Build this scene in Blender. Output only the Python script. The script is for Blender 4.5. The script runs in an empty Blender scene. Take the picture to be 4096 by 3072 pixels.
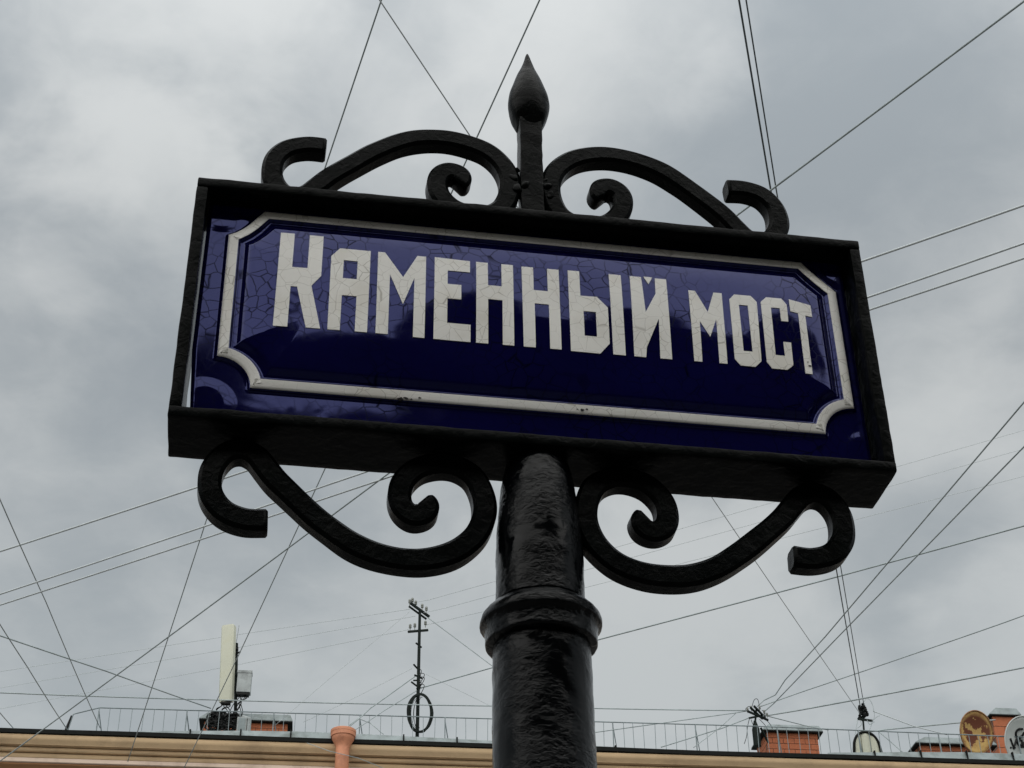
import bpy, bmesh, math, random
import numpy as np
from mathutils import Vector, Matrix, noise
from mathutils.geometry import tessellate_polygon
random.seed(7)
R = math.radians
scene = bpy.context.scene
col = scene.collection

# ------------------------------------------------------------------ camera
CAM = Vector((-0.39246, -2.03637, 1.6))
YAW, PITCH, ROLL, FPX = 0.16819, 0.60757, -0.01435, 6639.09     # focal length in pixels of a 4096 wide picture
fw = Vector((math.sin(YAW)*math.cos(PITCH), math.cos(YAW)*math.cos(PITCH), math.sin(PITCH)))
r0 = Vector((math.cos(YAW), -math.sin(YAW), 0)); u0 = r0.cross(fw)
RT = r0*math.cos(ROLL) + u0*math.sin(ROLL); UP = u0*math.cos(ROLL) - r0*math.sin(ROLL)
cd = bpy.data.cameras.new('camera'); cam = bpy.data.objects.new('camera', cd); col.objects.link(cam)
cd.sensor_width = 36; cd.lens = FPX/4096*36; cd.clip_start = 0.05; cd.clip_end = 3000
m = Matrix((RT, UP, -fw)).transposed().to_4x4(); m.translation = CAM; cam.matrix_world = m
scene.camera = cam
scene.render.resolution_x = 1024; scene.render.resolution_y = 768

# ------------------------------------------------------------------ overcast sky, one soft sun, exposure
SUN_EL, SUN_AZ = R(48), R(196)          # azimuth clockwise from +Y: behind the camera, a little to its left
world = bpy.data.worlds.new('World'); scene.world = world; world.use_nodes = True
nt = world.node_tree; N = nt.nodes; Lk = nt.links; N.clear()
def wn(t, **k):
    n = N.new(t)
    for a, b in k.items(): setattr(n, a, b)
    return n
def wmath(op, a, b=None, c=None, clamp=False):
    n = wn('ShaderNodeMath', operation=op, use_clamp=clamp)
    for i, v in enumerate((a, b, c)):
        if v is None: continue
        if isinstance(v, (int, float)): n.inputs[i].default_value = v
        else: Lk.new(v, n.inputs[i])
    return n.outputs[0]
out = wn('ShaderNodeOutputWorld'); bg = wn('ShaderNodeBackground'); Lk.new(bg.outputs[0], out.inputs[0])
sky = wn('ShaderNodeTexSky', sky_type='NISHITA', sun_disc=False, sun_elevation=SUN_EL, sun_rotation=SUN_AZ)
tc = wn('ShaderNodeTexCoord'); sep = wn('ShaderNodeSeparateXYZ'); Lk.new(tc.outputs['Generated'], sep.inputs[0])
zc = wmath('MAXIMUM', sep.outputs[2], 0.0)
den = wmath('ADD', zc, 0.22)
cx = wmath('DIVIDE', sep.outputs[0], den); cy = wmath('DIVIDE', sep.outputs[1], den)
cmb = wn('ShaderNodeCombineXYZ'); Lk.new(cx, cmb.inputs[0]); Lk.new(cy, cmb.inputs[1])
def cloud(scale, detail, rough, off, dist=0.0):
    mp = wn('ShaderNodeMapping'); mp.inputs['Location'].default_value = off; Lk.new(cmb.outputs[0], mp.inputs[0])
    n = wn('ShaderNodeTexNoise'); n.inputs['Scale'].default_value = scale; n.inputs['Detail'].default_value = detail
    n.inputs['Roughness'].default_value = rough; n.inputs['Distortion'].default_value = dist
    Lk.new(mp.outputs[0], n.inputs['Vector']); return n.outputs[0]
big = cloud(2.1, 3, .5, (3.1, 1.7, 0), .3); mid = cloud(6.5, 5, .55, (0.4, 5.2, 0), .25)
fine = cloud(19, 6, .6, (2.4, 0.7, 0), .5)
cl = wmath('ADD', wmath('ADD', wmath('MULTIPLY', big, 0.50), wmath('MULTIPLY', mid, 0.37)), wmath('MULTIPLY', fine, 0.13))
def smooth(v, a, b):
    n = wn('ShaderNodeMapRange', interpolation_type='SMOOTHSTEP'); Lk.new(v, n.inputs[0])
    n.inputs[1].default_value = a; n.inputs[2].default_value = b; return n.outputs[0]
# the cloud masses one can point to: soft swellings and thin places in the layer, ragged by the same noise
def mass(x, y, deg, wgt):
    X = x*1.851718; Y = y*1.851718
    d = (((X-2048)/FPX)*RT - ((Y-1536)/FPX)*UP + fw).normalized()
    v = wn('ShaderNodeVectorMath', operation='DOT_PRODUCT'); nrm = wn('ShaderNodeVectorMath', operation='NORMALIZE')
    Lk.new(tc.outputs['Generated'], nrm.inputs[0]); Lk.new(nrm.outputs[0], v.inputs[0]); v.inputs[1].default_value = d
    w_ = wmath('ADD', v.outputs['Value'], wmath('MULTIPLY', wmath('SUBTRACT', mid, .5), .02*(deg/8)**2))
    return wmath('MULTIPLY', smooth(w_, math.cos(R(deg)), 1.0), wgt)
for a in ((330,110,7,.09),(275,440,5.5,.09),(1300,60,6,.05),(1450,1420,7,.10),(2150,1360,3.6,.14),(1700,300,9,-.09),(2050,700,6,.04),(640,200,5,.03),(230,850,7,-.03),(2000,1240,4,-.12),(560,330,5,-.06),(1650,1450,3,-.05),(40,150,4,-.05)):
    cl = wmath('ADD', cl, mass(*a))
f = smooth(cl, .325, .675)
ramp = wn('ShaderNodeMix', data_type='RGBA'); Lk.new(f, ramp.inputs[0])
ramp.inputs[6].default_value = (.320, .356, .384, 1); ramp.inputs[7].default_value = (.585, .606, .610, 1)
# towards the horizon the layer is seen edge on and evens out
hz = smooth(zc, .62, .30)
lift = wn('ShaderNodeMix', data_type='RGBA'); Lk.new(wmath('MULTIPLY', hz, .55), lift.inputs[0])
Lk.new(ramp.outputs[2], lift.inputs[6]); lift.inputs[7].default_value = (.455, .500, .515, 1)
# overcast luminance grows towards the zenith
zen = wmath('ADD', wmath('MULTIPLY', smooth(zc, .55, 1.0), .75), 1.0)
sc = wn('ShaderNodeVectorMath', operation='SCALE'); Lk.new(lift.outputs[2], sc.inputs[0]); Lk.new(zen, sc.inputs['Scale'])
skys = wn('ShaderNodeVectorMath', operation='SCALE'); Lk.new(sky.outputs[0], skys.inputs[0]); skys.inputs['Scale'].default_value = 0.05
mx = wn('ShaderNodeMix', data_type='RGBA'); mx.inputs[0].default_value = .95
Lk.new(skys.outputs[0], mx.inputs[6]); Lk.new(sc.outputs[0], mx.inputs[7])
Lk.new(mx.outputs[2], bg.inputs[0]); bg.inputs[1].default_value = 0.54
sl = bpy.data.lights.new('sun', 'SUN'); sl.energy = 1.5; sl.angle = R(110); sl.color = (1, .97, .92)
so = bpy.data.objects.new('sun', sl); col.objects.link(so)
sd = Vector((math.sin(SUN_AZ)*math.cos(SUN_EL), math.cos(SUN_AZ)*math.cos(SUN_EL), math.sin(SUN_EL)))
so.rotation_euler = (-sd).to_track_quat('-Z', 'Y').to_euler()
vs = scene.view_settings; vs.view_transform = 'Standard'; vs.look = 'None'; vs.exposure = 0.90; vs.gamma = 1
vs.use_curve_mapping = False

# ------------------------------------------------------------------ materials
def material(name, base, rough=.6, metal=0, spec=.5, var=.12, vscale=6, bump=0, bscale=40, bstretch=(1,1,1), bdist=.002,
             coat=0, dirt=None, dscale=3, damt=.5, detail=6, crack=None, tint=None, patchy=False):
    mt = bpy.data.materials.new(name); mt.use_nodes = True
    t = mt.node_tree; n = t.nodes; b = n['Principled BSDF']; lk = t.links.new
    b.inputs['Roughness'].default_value = rough; b.inputs['Metallic'].default_value = metal
    b.inputs['Specular IOR Level'].default_value = spec; b.inputs['Coat Weight'].default_value = coat
    b.inputs['Coat Roughness'].default_value = .08
    if tint: b.inputs['Specular Tint'].default_value = tuple(tint)+(1,)
    tcn = n.new('ShaderNodeTexCoord')
    nz = n.new('ShaderNodeTexNoise'); nz.inputs['Scale'].default_value = vscale; nz.inputs['Detail'].default_value = 5
    lk(tcn.outputs['Object'], nz.inputs['Vector'])
    mix = n.new('ShaderNodeMix'); mix.data_type = 'RGBA'
    mix.inputs[6].default_value = tuple(c*(1-var) for c in base)+(1,)
    mix.inputs[7].default_value = tuple(min(1, c*(1+var)) for c in base)+(1,)
    mr = n.new('ShaderNodeMapRange'); mr.inputs[1].default_value = .3; mr.inputs[2].default_value = .7
    lk(nz.outputs[0], mr.inputs[0]); lk(mr.outputs[0], mix.inputs[0])
    c = mix.outputs[2]
    if dirt:
        dn = n.new('ShaderNodeTexNoise'); dn.inputs['Scale'].default_value = dscale; dn.inputs['Detail'].default_value = 7
        dn.inputs['Roughness'].default_value = .65; lk(tcn.outputs['Object'], dn.inputs['Vector'])
        dr = n.new('ShaderNodeMapRange'); dr.inputs[1].default_value = .5; dr.inputs[2].default_value = .66; dr.inputs[4].default_value = damt
        lk(dn.outputs[0], dr.inputs[0])
        m2 = n.new('ShaderNodeMix'); m2.data_type = 'RGBA'; lk(dr.outputs[0], m2.inputs[0]); lk(c, m2.inputs[6])
        m2.inputs[7].default_value = tuple(dirt)+(1,); c = m2.outputs[2]
    hgt = None
    if crack:                                                     # crazed enamel: thin wandering hairlines
        ccol, cscale, cw, camt = crack
        wn_ = n.new('ShaderNodeTexNoise'); wn_.inputs['Scale'].default_value = 14; wn_.inputs['Detail'].default_value = 3
        lk(tcn.outputs['Object'], wn_.inputs['Vector'])
        ad = n.new('ShaderNodeVectorMath'); ad.operation = 'MULTIPLY_ADD'; lk(wn_.outputs[1], ad.inputs[0])
        ad.inputs[1].default_value = (.03, .03, .03); lk(tcn.outputs['Object'], ad.inputs[2])
        fl = n.new('ShaderNodeVectorMath'); fl.operation = 'MULTIPLY'; lk(ad.outputs[0], fl.inputs[0]); fl.inputs[1].default_value = (1, 0, 1)
        vo = n.new('ShaderNodeTexVoronoi'); vo.feature = 'DISTANCE_TO_EDGE'; vo.inputs['Scale'].default_value = cscale
        vo.inputs['Randomness'].default_value = 1
        lk(fl.outputs[0], vo.inputs['Vector'])
        cr = n.new('ShaderNodeMapRange'); cr.inputs[1].default_value = 0; cr.inputs[2].default_value = cw
        cr.inputs[3].default_value = 1; cr.inputs[4].default_value = 0; lk(vo.outputs[0], cr.inputs[0])
        pn = n.new('ShaderNodeTexNoise'); pn.inputs['Scale'].default_value = 9; pn.inputs['Detail'].default_value = 2
        lk(tcn.outputs['Object'], pn.inputs['Vector'])
        pr = n.new('ShaderNodeMapRange'); pr.inputs[1].default_value = .38; pr.inputs[2].default_value = .58; pr.inputs[3].default_value = .15; pr.inputs[4].default_value = camt
        lk(pn.outputs[0], pr.inputs[0])
        mu = n.new('ShaderNodeMath'); mu.operation = 'MULTIPLY'; lk(cr.outputs[0], mu.inputs[0]); lk(pr.outputs[0], mu.inputs[1])
        m3 = n.new('ShaderNodeMix'); m3.data_type = 'RGBA'; lk(mu.outputs[0], m3.inputs[0]); lk(c, m3.inputs[6])
        m3.inputs[7].default_value = tuple(ccol)+(1,); c = m3.outputs[2]
        sp = n.new('ShaderNodeMath'); sp.operation = 'MULTIPLY_ADD'; lk(mu.outputs[0], sp.inputs[0]); sp.inputs[1].default_value = .10; sp.inputs[2].default_value = rough
        lk(sp.outputs[0], b.inputs['Roughness'])
        s2 = n.new('ShaderNodeMath'); s2.operation = 'MULTIPLY_ADD'; lk(mu.outputs[0], s2.inputs[0]); s2.inputs[1].default_value = -spec*.9; s2.inputs[2].default_value = spec
        lk(s2.outputs[0], b.inputs['Specular IOR Level'])
        hgt = mu.outputs[0]
    lk(c, b.inputs['Base Color'])
    if bump:
        mp = n.new('ShaderNodeMapping'); mp.inputs['Scale'].default_value = bstretch; lk(tcn.outputs['Object'], mp.inputs[0])
        bn = n.new('ShaderNodeTexNoise'); bn.inputs['Scale'].default_value = bscale; bn.inputs['Detail'].default_value = detail
        bn.inputs['Roughness'].default_value = .6; bn.inputs['Distortion'].default_value = .6
        lk(mp.outputs[0], bn.inputs['Vector'])
        bu = n.new('ShaderNodeBump'); bu.inputs['Strength'].default_value = bump; bu.inputs['Distance'].default_value = bdist
        hsrc = bn.outputs[0]
        if patchy:
            pm = n.new('ShaderNodeTexNoise'); pm.inputs['Scale'].default_value = 11; pm.inputs['Detail'].default_value = 2; lk(tcn.outputs['Object'], pm.inputs['Vector'])
            pr_ = n.new('ShaderNodeMapRange'); pr_.inputs[1].default_value = .40; pr_.inputs[2].default_value = .62; pr_.inputs[3].default_value = .12; lk(pm.outputs[0], pr_.inputs[0])
            pq = n.new('ShaderNodeMath'); pq.operation = 'MULTIPLY'; lk(bn.outputs[0], pq.inputs[0]); lk(pr_.outputs[0], pq.inputs[1]); hsrc = pq.outputs[0]
        lk(hsrc, bu.inputs['Height']); lk(bu.outputs[0], b.inputs['Normal'])
    return mt
M = {
 'iron':   material('black_iron_paint', (.0016,.0024,.0023), .27, spec=.045, var=.35, vscale=20, bump=.55, bscale=60, bdist=.0028, dirt=(.0065,.0070,.0065), dscale=14, damt=.35),
 'pole':   material('wrinkled_black_paint', (.0013,.0018,.0024), .11, spec=.15, var=.25, vscale=12, bump=.8, bscale=80, bstretch=(1,1,1.7), bdist=.0036, detail=5, patchy=True),
 'blue':   material('blue_enamel', (.0021,.0018,.036), .05, spec=.62, tint=(.34,.39,1.0), var=.15, vscale=5, bump=.10, bscale=9, bdist=.004, detail=2, crack=((.0010,.0010,.008), 44, .048, 1.0)),
 'white':  material('white_enamel', (.86,.855,.81), .22, spec=.4, var=.05, vscale=8, bump=.1, bscale=15, bdist=.002, dirt=(.62,.58,.48), dscale=9, damt=.35, crack=((.24,.22,.18), 47, .024, .62)),
 'chip':   material('bare_chip', (.012,.010,.009), .8),
 'cornice':material('beige_plaster', (.63,.455,.27), .85, var=.10, vscale=1.2, bump=.35, bscale=9, bdist=.02, dirt=(.40,.28,.17), dscale=1.1, damt=.6),
 'fillet': material('pale_pink_plaster', (.82,.66,.54), .85, var=.06, vscale=1.5, dirt=(.40,.29,.21), dscale=1.1, damt=.5),
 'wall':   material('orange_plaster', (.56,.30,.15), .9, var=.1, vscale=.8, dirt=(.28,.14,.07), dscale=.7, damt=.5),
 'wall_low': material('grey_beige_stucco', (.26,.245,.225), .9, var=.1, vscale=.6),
 'pipe':   material('salmon_pipe_paint', (.58,.245,.135), .6, var=.12, vscale=4, dirt=(.30,.12,.07), dscale=5, damt=.5),
 'tar':    material('dark_roof_edge', (.005,.006,.005), .7, spec=.15, var=.3),
 'zinc':   material('weathered_zinc', (.20,.235,.24), .5, metal=.35, var=.25, vscale=3, dirt=(.09,.11,.10), dscale=2.5, damt=.7),
 'brick':  material('red_brick', (.40,.125,.055), .9, var=.25, vscale=5, dirt=(.16,.06,.035), dscale=5, damt=.6, bump=.4, bscale=25, bdist=.01),
 'mortar': material('dark_mortar', (.15,.085,.06), .95),
 'steel':  material('dark_green_steel', (.006,.011,.009), .6, spec=.15, var=.3),
 'rail':   material('railing_paint', (.17,.21,.22), .5, var=.25),
 'wire':   material('cable_sheath', (.30,.35,.355), .5, var=.2),
 'wiredk': material('dark_cable_sheath', (.07,.09,.095), .5, spec=.3, var=.2),
 'wirelt': material('grey_cable_sheath', (.46,.50,.51), .6, var=.1),
 'black':  material('black_rubber', (.005,.006,.006), .5, spec=.2),
 'cream':  material('antenna_plastic', (.50,.51,.41), .45, var=.06, vscale=2, dirt=(.42,.41,.28), dscale=2, damt=.4),
 'grey':   material('grey_equipment_paint', (.30,.33,.33), .5, var=.2, dirt=(.10,.11,.11), dscale=5, damt=.6),
 'rust':   material('rusty_dish_paint', (.52,.34,.115), .75, var=.2, vscale=4, dirt=(.30,.12,.04), dscale=6, damt=.8, bump=.4, bscale=20, bdist=.01),
 'rustdk': material('rust', (.22,.10,.045), .85, var=.4, dirt=(.45,.33,.14), dscale=6, damt=.6),
 'dish':   material('grey_dish_paint', (.42,.45,.435), .6, var=.08, dirt=(.33,.36,.35), dscale=3, damt=.4),
 'ceramic':material('insulator_ceramic', (.16,.17,.15), .3),
 'asphalt':material('granite_paving', (.115,.112,.108), .9, var=.15, vscale=.4),
 'facade': material('opposite_facade', (.075,.058,.04), .9, var=.15, vscale=.3),
 'roofing':material('opposite_roof', (.05,.05,.052), .7),
 'glass':  material('window_glass', (.015,.017,.02), .08),
}

def rust_patches(mt):                                    # paint hangs on below, bare brown rust above, in ragged flakes
    t = mt.node_tree; n = t.nodes; lk = t.links.new; b = n['Principled BSDF']; old = b.inputs['Base Color'].links[0].from_socket
    tcn = n.new('ShaderNodeTexCoord'); sx = n.new('ShaderNodeSeparateXYZ'); lk(tcn.outputs['Object'], sx.inputs[0])
    nz = n.new('ShaderNodeTexNoise'); nz.inputs['Scale'].default_value = 4.6; nz.inputs['Detail'].default_value = 6; nz.inputs['Roughness'].default_value = .6
    lk(tcn.outputs['Object'], nz.inputs['Vector'])
    ma = n.new('ShaderNodeMath'); ma.operation = 'MULTIPLY_ADD'; lk(sx.outputs[2], ma.inputs[0]); ma.inputs[1].default_value = .42; lk(nz.outputs[0], ma.inputs[2])
    mr = n.new('ShaderNodeMapRange'); mr.inputs[1].default_value = .475; mr.inputs[2].default_value = .51; lk(ma.outputs[0], mr.inputs[0])
    ln = n.new('ShaderNodeVectorMath'); ln.operation = 'LENGTH'; lk(tcn.outputs['Object'], ln.inputs[0])
    rm = n.new('ShaderNodeMapRange'); rm.inputs[1].default_value = .34; rm.inputs[2].default_value = .40; rm.inputs[3].default_value = 1; rm.inputs[4].default_value = .25
    lk(ln.outputs['Value'], rm.inputs[0])
    mu = n.new('ShaderNodeMath'); mu.operation = 'MULTIPLY'; lk(mr.outputs[0], mu.inputs[0]); lk(rm.outputs[0], mu.inputs[1])
    mx_ = n.new('ShaderNodeMix'); mx_.data_type = 'RGBA'; lk(mu.outputs[0], mx_.inputs[0]); lk(old, mx_.inputs[6]); mx_.inputs[7].default_value = (.130,.036,.014,1)
    lk(mx_.outputs[2], b.inputs['Base Color'])
rust_patches(M['rust'])

# ------------------------------------------------------------------ helpers
def tag(o, label=None, cat=None, group=None, kind=None):
    for k, v in (('label', label), ('category', cat), ('group', group), ('kind', kind)):
        if v: o[k] = v
    return o
def empty(name, label, cat, loc=(0,0,0), rz=0, group=None):
    o = bpy.data.objects.new(name, None); col.objects.link(o); o.location = loc; o.rotation_euler = (0,0,rz)
    o.empty_display_size = .1
    return tag(o, label, cat, group)
class MB:
    def __init__(s): s.v = []; s.f = []
    def add(s, vs, fs):
        k = len(s.v); s.v += [tuple(v) for v in vs]; s.f += [tuple(i+k for i in q) for q in fs]; return s
    def box(s, x0, x1, y0, y1, z0, z1):
        v = [(x,y,z) for z in (z0,z1) for y in (y0,y1) for x in (x0,x1)]
        return s.add(v, [(0,2,3,1),(4,5,7,6),(0,1,5,4),(2,6,7,3),(0,4,6,2),(1,3,7,5)])
    def tube(s, path, r, n=6, caps=True):
        P = [Vector(p) for p in path]; k = len(P); vs = []; fs = []
        rs = r if isinstance(r, (list, tuple)) else [r]*k
        t0 = (P[1]-P[0]).normalized(); a = Vector((0,0,1)) if abs(t0.z) < .9 else Vector((1,0,0))
        u = t0.cross(a).normalized()
        for i, p in enumerate(P):
            t = (P[min(i+1,k-1)]-P[max(i-1,0)]).normalized()
            u = (u - t*u.dot(t)).normalized(); w = t.cross(u)
            for j in range(n):
                q = 2*math.pi*j/n; vs.append(p + (u*math.cos(q)+w*math.sin(q))*rs[i])
        for i in range(k-1):
            for j in range(n):
                j2 = (j+1) % n; fs.append((i*n+j, i*n+j2, (i+1)*n+j2, (i+1)*n+j))
        if caps: fs += [tuple(range(n-1,-1,-1)), tuple((k-1)*n+j for j in range(n))]
        return s.add(vs, fs)
    def bar(s, a, b, w, h=None):
        a = Vector(a); b = Vector(b); t = (b-a).normalized(); h = h or w
        up = Vector((0,0,1)) if abs(t.z) < .95 else Vector((0,1,0))
        x = t.cross(up).normalized(); y = x.cross(t)
        v = [p + x*i*w/2 + y*j*h/2 for p in (a,b) for i, j in ((-1,-1),(1,-1),(1,1),(-1,1))]
        return s.add(v, [(3,2,1,0),(4,5,6,7),(0,1,5,4),(1,2,6,5),(2,3,7,6),(3,0,4,7)])
    def lathe(s, prof, c=(0,0,0), n=32, sy=1.0):
        vs = []; fs = []
        for r, z in prof:
            for j in range(n):
                q = 2*math.pi*j/n; vs.append((c[0]+r*math.cos(q), c[1]+r*sy*math.sin(q), c[2]+z))
        k = len(prof)
        for i in range(k-1):
            for j in range(n):
                j2 = (j+1) % n; fs.append((i*n+j, i*n+j2, (i+1)*n+j2, (i+1)*n+j))
        fs += [tuple(range(n-1,-1,-1)), tuple((k-1)*n+j for j in range(n))]
        return s.add(vs, fs)
    def jitter(s, amp, sc, seed=0):
        o = Vector((seed*3.7, seed*1.3, seed*2.1))
        s.v = [tuple(Vector(p) + Vector(noise.noise_vector(Vector(p)*sc+o))*amp) for p in s.v]; return s
    def build(s, name, mat, parent=None, smooth=False, mesh=None):
        me = bpy.data.meshes.new(name); me.from_pydata(s.v, [], s.f); me.validate(); me.update()
        b = bmesh.new(); b.from_mesh(me); bmesh.ops.recalc_face_normals(b, faces=b.faces); b.to_mesh(me); b.free()
        me.materials.append(M[mat])
        if smooth:
            me.shade_smooth() if smooth is True else me.set_sharp_from_angle(angle=R(smooth))
        o = bpy.data.objects.new(name, me); col.objects.link(o)
        if parent: o.parent = parent
        return o
def ray(x, y):                                           # x, y in pixels of the 2212 x 1659 view of the photograph
    X = x*1.851718; Y = y*1.851718
    return ((X-2048)/FPX)*RT - ((Y-1536)/FPX)*UP + fw
def at_h(x, y, h):
    d = ray(x, y); return CAM + d*((h-CAM.z)/d.z)
def spline(pts, n=10):
    P = [Vector(p) for p in pts]; out = []
    for i in range(len(P)-1):
        p0 = P[max(i-1,0)]; p1 = P[i]; p2 = P[i+1]; p3 = P[min(i+2,len(P)-1)]
        for k in range(n):
            t = k/n
            out.append(.5*((2*p1)+(p2-p0)*t+(2*p0-5*p1+4*p2-p3)*t*t+(3*p1-p0-3*p2+p3)*t**3))
    return out+[P[-1]]

# ------------------------------------------------------------------ ground
g = MB(); g.add([(-600,-600,0),(600,-600,0),(600,600,0),(-600,600,0)], [(0,1,2,3)])
tag(g.build('ground', 'asphalt'), kind='structure')

# ================================================================== the street name sign
ZB = 2.93193; W2 = .55; H = .4578; D = .1152; TH = .018; YC = D/2
sign = empty('street_name_sign', 'blue enamel street name sign with white Cyrillic lettering in black scrolled iron frame on pole', 'street sign', (0,0,0))
def gridbox(x0, x1, y0, y1, z0, z1, step, bev=.003):
    """box with many small faces and softened arrises, so that the thick paint can be uneven"""
    b = bmesh.new(); bmesh.ops.create_cube(b, size=1)
    for v in b.verts: v.co = ((x0+x1)/2+v.co.x*(x1-x0), (y0+y1)/2+v.co.y*(y1-y0), (z0+z1)/2+v.co.z*(z1-z0))
    bmesh.ops.bevel(b, geom=list(b.edges), offset=bev, segments=2, profile=.6, affect='EDGES')
    for ax, lo, hi in ((0,x0,x1),(1,y0,y1),(2,z0,z1)):
        n = int((hi-lo)/step)
        no = [0,0,0]; no[ax] = 1
        for k in range(1, n):
            co = [0,0,0]; co[ax] = lo+(hi-lo)*k/n
            bmesh.ops.bisect_plane(b, geom=b.verts[:]+b.edges[:]+b.faces[:], plane_co=co, plane_no=no)
    mb = MB(); b.verts.index_update(); mb.add([v.co.copy() for v in b.verts], [tuple(v.index for v in q.verts) for q in b.faces]); b.free()
    return mb
def paintbox(name, *a, seed=0, parent=sign, step=.012):
    mb = gridbox(*a, step); mb.jitter(.0008, 30, seed); mb.jitter(.0004, 120, seed+5)
    return mb.build(name, 'iron', parent, smooth=50)
fr = empty('frame', None, None); fr.parent = sign
for k in ('label','category'):
    if k in fr: del fr[k]
paintbox('bottom_rail', -W2, W2, 0, D, ZB, ZB+TH, seed=1, parent=fr)
paintbox('top_rail', -W2, W2, 0, D, ZB+H-TH, ZB+H, seed=2, parent=fr)
paintbox('side_rail', -W2, -W2+TH, .0015, D-.0015, ZB+TH-.002, ZB+H-TH+.002, seed=3, parent=fr)
paintbox('side_rail', W2-TH, W2, .0015, D-.0015, ZB+TH-.002, ZB+H-TH+.002, seed=4, parent=fr)

# --- enamel plate: border outline (metres, sign plane, z above the frame's lower edge)
def arc(cx, cz, r, a0, a1, n=12): return [(cx+r*math.cos(R(a0+(a1-a0)*i/n)), cz+r*math.sin(R(a0+(a1-a0)*i/n))) for i in range(n+1)]
RING = [(-.494,.374),(-.483,.380),(-.472,.389),(-.462,.400),(-.452,.414),(-.441,.429),
        (.457,.429),(.470,.413),(.483,.399),(.497,.385),(.511,.371)]
RING += arc(.5115,.083,.0535,90,180) + arc(-.4915,.083,.0535,0,90)
RING = [(a*1.0, c) for a, c in RING]
def dens(poly, step):
    o = []
    for i in range(len(poly)):
        a = poly[i]; b = poly[(i+1) % len(poly)]; L = math.hypot(b[0]-a[0], b[1]-a[1]); n = max(1, int(L/step))
        o += [(a[0]+(b[0]-a[0])*k/n, a[1]+(b[1]-a[1])*k/n) for k in range(n)]
    return o
RA = np.array(RING); RB = np.roll(RA, -1, axis=0)
def sdist(P):                                             # signed distance to the border's outer edge, positive inside
    P = np.asarray(P, float); best = np.full(len(P), 9.); ins = np.zeros(len(P), bool)
    for a, b in zip(RA, RB):
        ab = b-a; t = np.clip(((P-a)@ab)/(ab@ab), 0, 1); d = np.hypot(*(P-a-t[:,None]*ab).T); best = np.minimum(best, d)
        if a[1] != b[1]:
            c = (a[1] > P[:,1]) != (b[1] > P[:,1])
            ins ^= c & (P[:,0] < (b[0]-a[0])*(P[:,1]-a[1])/(b[1]-a[1])+a[0])
    return np.where(ins, best, -best)
RW = .0172; YP = .0415                                                # flat rim of the plate
def sst(x, a, b): t = np.clip((x-a)/(b-a), 0, 1); return t*t*(3-2*t)
def relief(P):
    P = np.asarray(P, float); d = sdist(P)
    h = .0050*sst(d, -.0045, .0) + .0030*np.clip(d/RW, 0, 1) - .0048*sst(d, RW+.0003, RW+.0034) + .0060*sst(d, RW+.006, RW+.022)
    # the middle of the plate is pillowed: gently domed towards all four edges
    h = h + .0075*(1-np.exp(-np.clip(d-.026, 0, 1)/.042))*(d > 0)
    for cx_, cz_ in ((.524,.052),(-.504,.052),(-.507,.428),(.524,.428)):   # shallow round boss in every corner
        rr = np.hypot(P[:,0]-cx_, P[:,1]-cz_); h = h + .0009*sst(rr, .050, .030)*(d < -.004)
    x, z = P[:,0], P[:,1]
    h = h + .0005*np.sin(x*23+1)*np.cos(z*31)*sst(d, .02, .06)             # hand-pressed unevenness
    edge = np.minimum(np.minimum(x+.5295, .529-x), np.minimum(z-.012, .441-z))
    return h - .003*sst(edge, .006, 0)
nx, nz_ = 640, 262
xs = np.linspace(-.5295, .529, nx); zs = np.linspace(.012, .441, nz_)
GX, GZ = np.meshgrid(xs, zs)
PP = np.stack([GX.ravel(), GZ.ravel()], 1); hh = relief(PP)
idx = np.arange(nx*nz_).reshape(nz_, nx)
q = np.stack([idx[:-1,:-1], idx[:-1,1:], idx[1:,1:], idx[1:,:-1]], -1).reshape(-1, 4)
me = bpy.data.meshes.new('plate')
cut = np.clip((.150-PP[:,1])/.138, 0, 1)*.0095*np.clip((-.500-PP[:,0])/.0295, 0, 1)      # the plate sits a little askew: its lower left edge leaves a gap
front = np.stack([PP[:,0]+cut, YP-hh, PP[:,1]+ZB], 1)
rim = np.concatenate([idx[0], idx[1:,-1], idx[-1,-2::-1], idx[-2:0:-1,0]])
back = front[rim].copy(); back[:,1] = YP+.006
nb = len(front); rn = len(rim)
faces = [tuple(r_) for r_ in q.tolist()] + [(int(rim[i]), nb+i, nb+(i+1) % rn, int(rim[(i+1) % rn])) for i in range(rn)] + [tuple(range(nb, nb+rn))]
me.from_pydata(np.concatenate([front, back]).tolist(), [], faces); me.materials.append(M['blue']); me.shade_smooth()
me.set_sharp_from_angle(angle=R(60))
plate = bpy.data.objects.new('plate', me); col.objects.link(plate); plate.parent = sign
# white border, laid 0.6 mm proud of the pressed ridge
rd = dens(RING, .006); n = len(rd); inn = []
for i in range(n):
    a = Vector(rd[i-1]); b = Vector(rd[i]); c = Vector(rd[(i+1) % n])
    d1 = (b-a).normalized(); d2 = (c-b).normalized(); n1 = Vector((d1.y,-d1.x)); n2 = Vector((d2.y,-d2.x))
    mtr = (n1+n2).normalized(); inn.append(mtr/max(.45, mtr.dot(n1)))
W = [0, .0010, .005, .012, RW-.0010, RW]; ofs = [-.0010, .0008, .0011, .0011, .0008, -.0010]
vs = []; 
for w_, o_ in zip(W, ofs):
    pts = np.array([(rd[i][0]+inn[i].x*w_, rd[i][1]+inn[i].y*w_) for i in range(n)])
    dd = .0050 + .0030*min(1, w_/RW)
    vs += [(p[0], YP-dd-o_, p[1]+ZB) for p in pts]
fs = [(k*n+i, k*n+(i+1) % n, (k+1)*n+(i+1) % n, (k+1)*n+i) for k in range(len(W)-1) for i in range(n)]
MB().add(vs, fs).build('border', 'white', plate, smooth=60)

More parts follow.
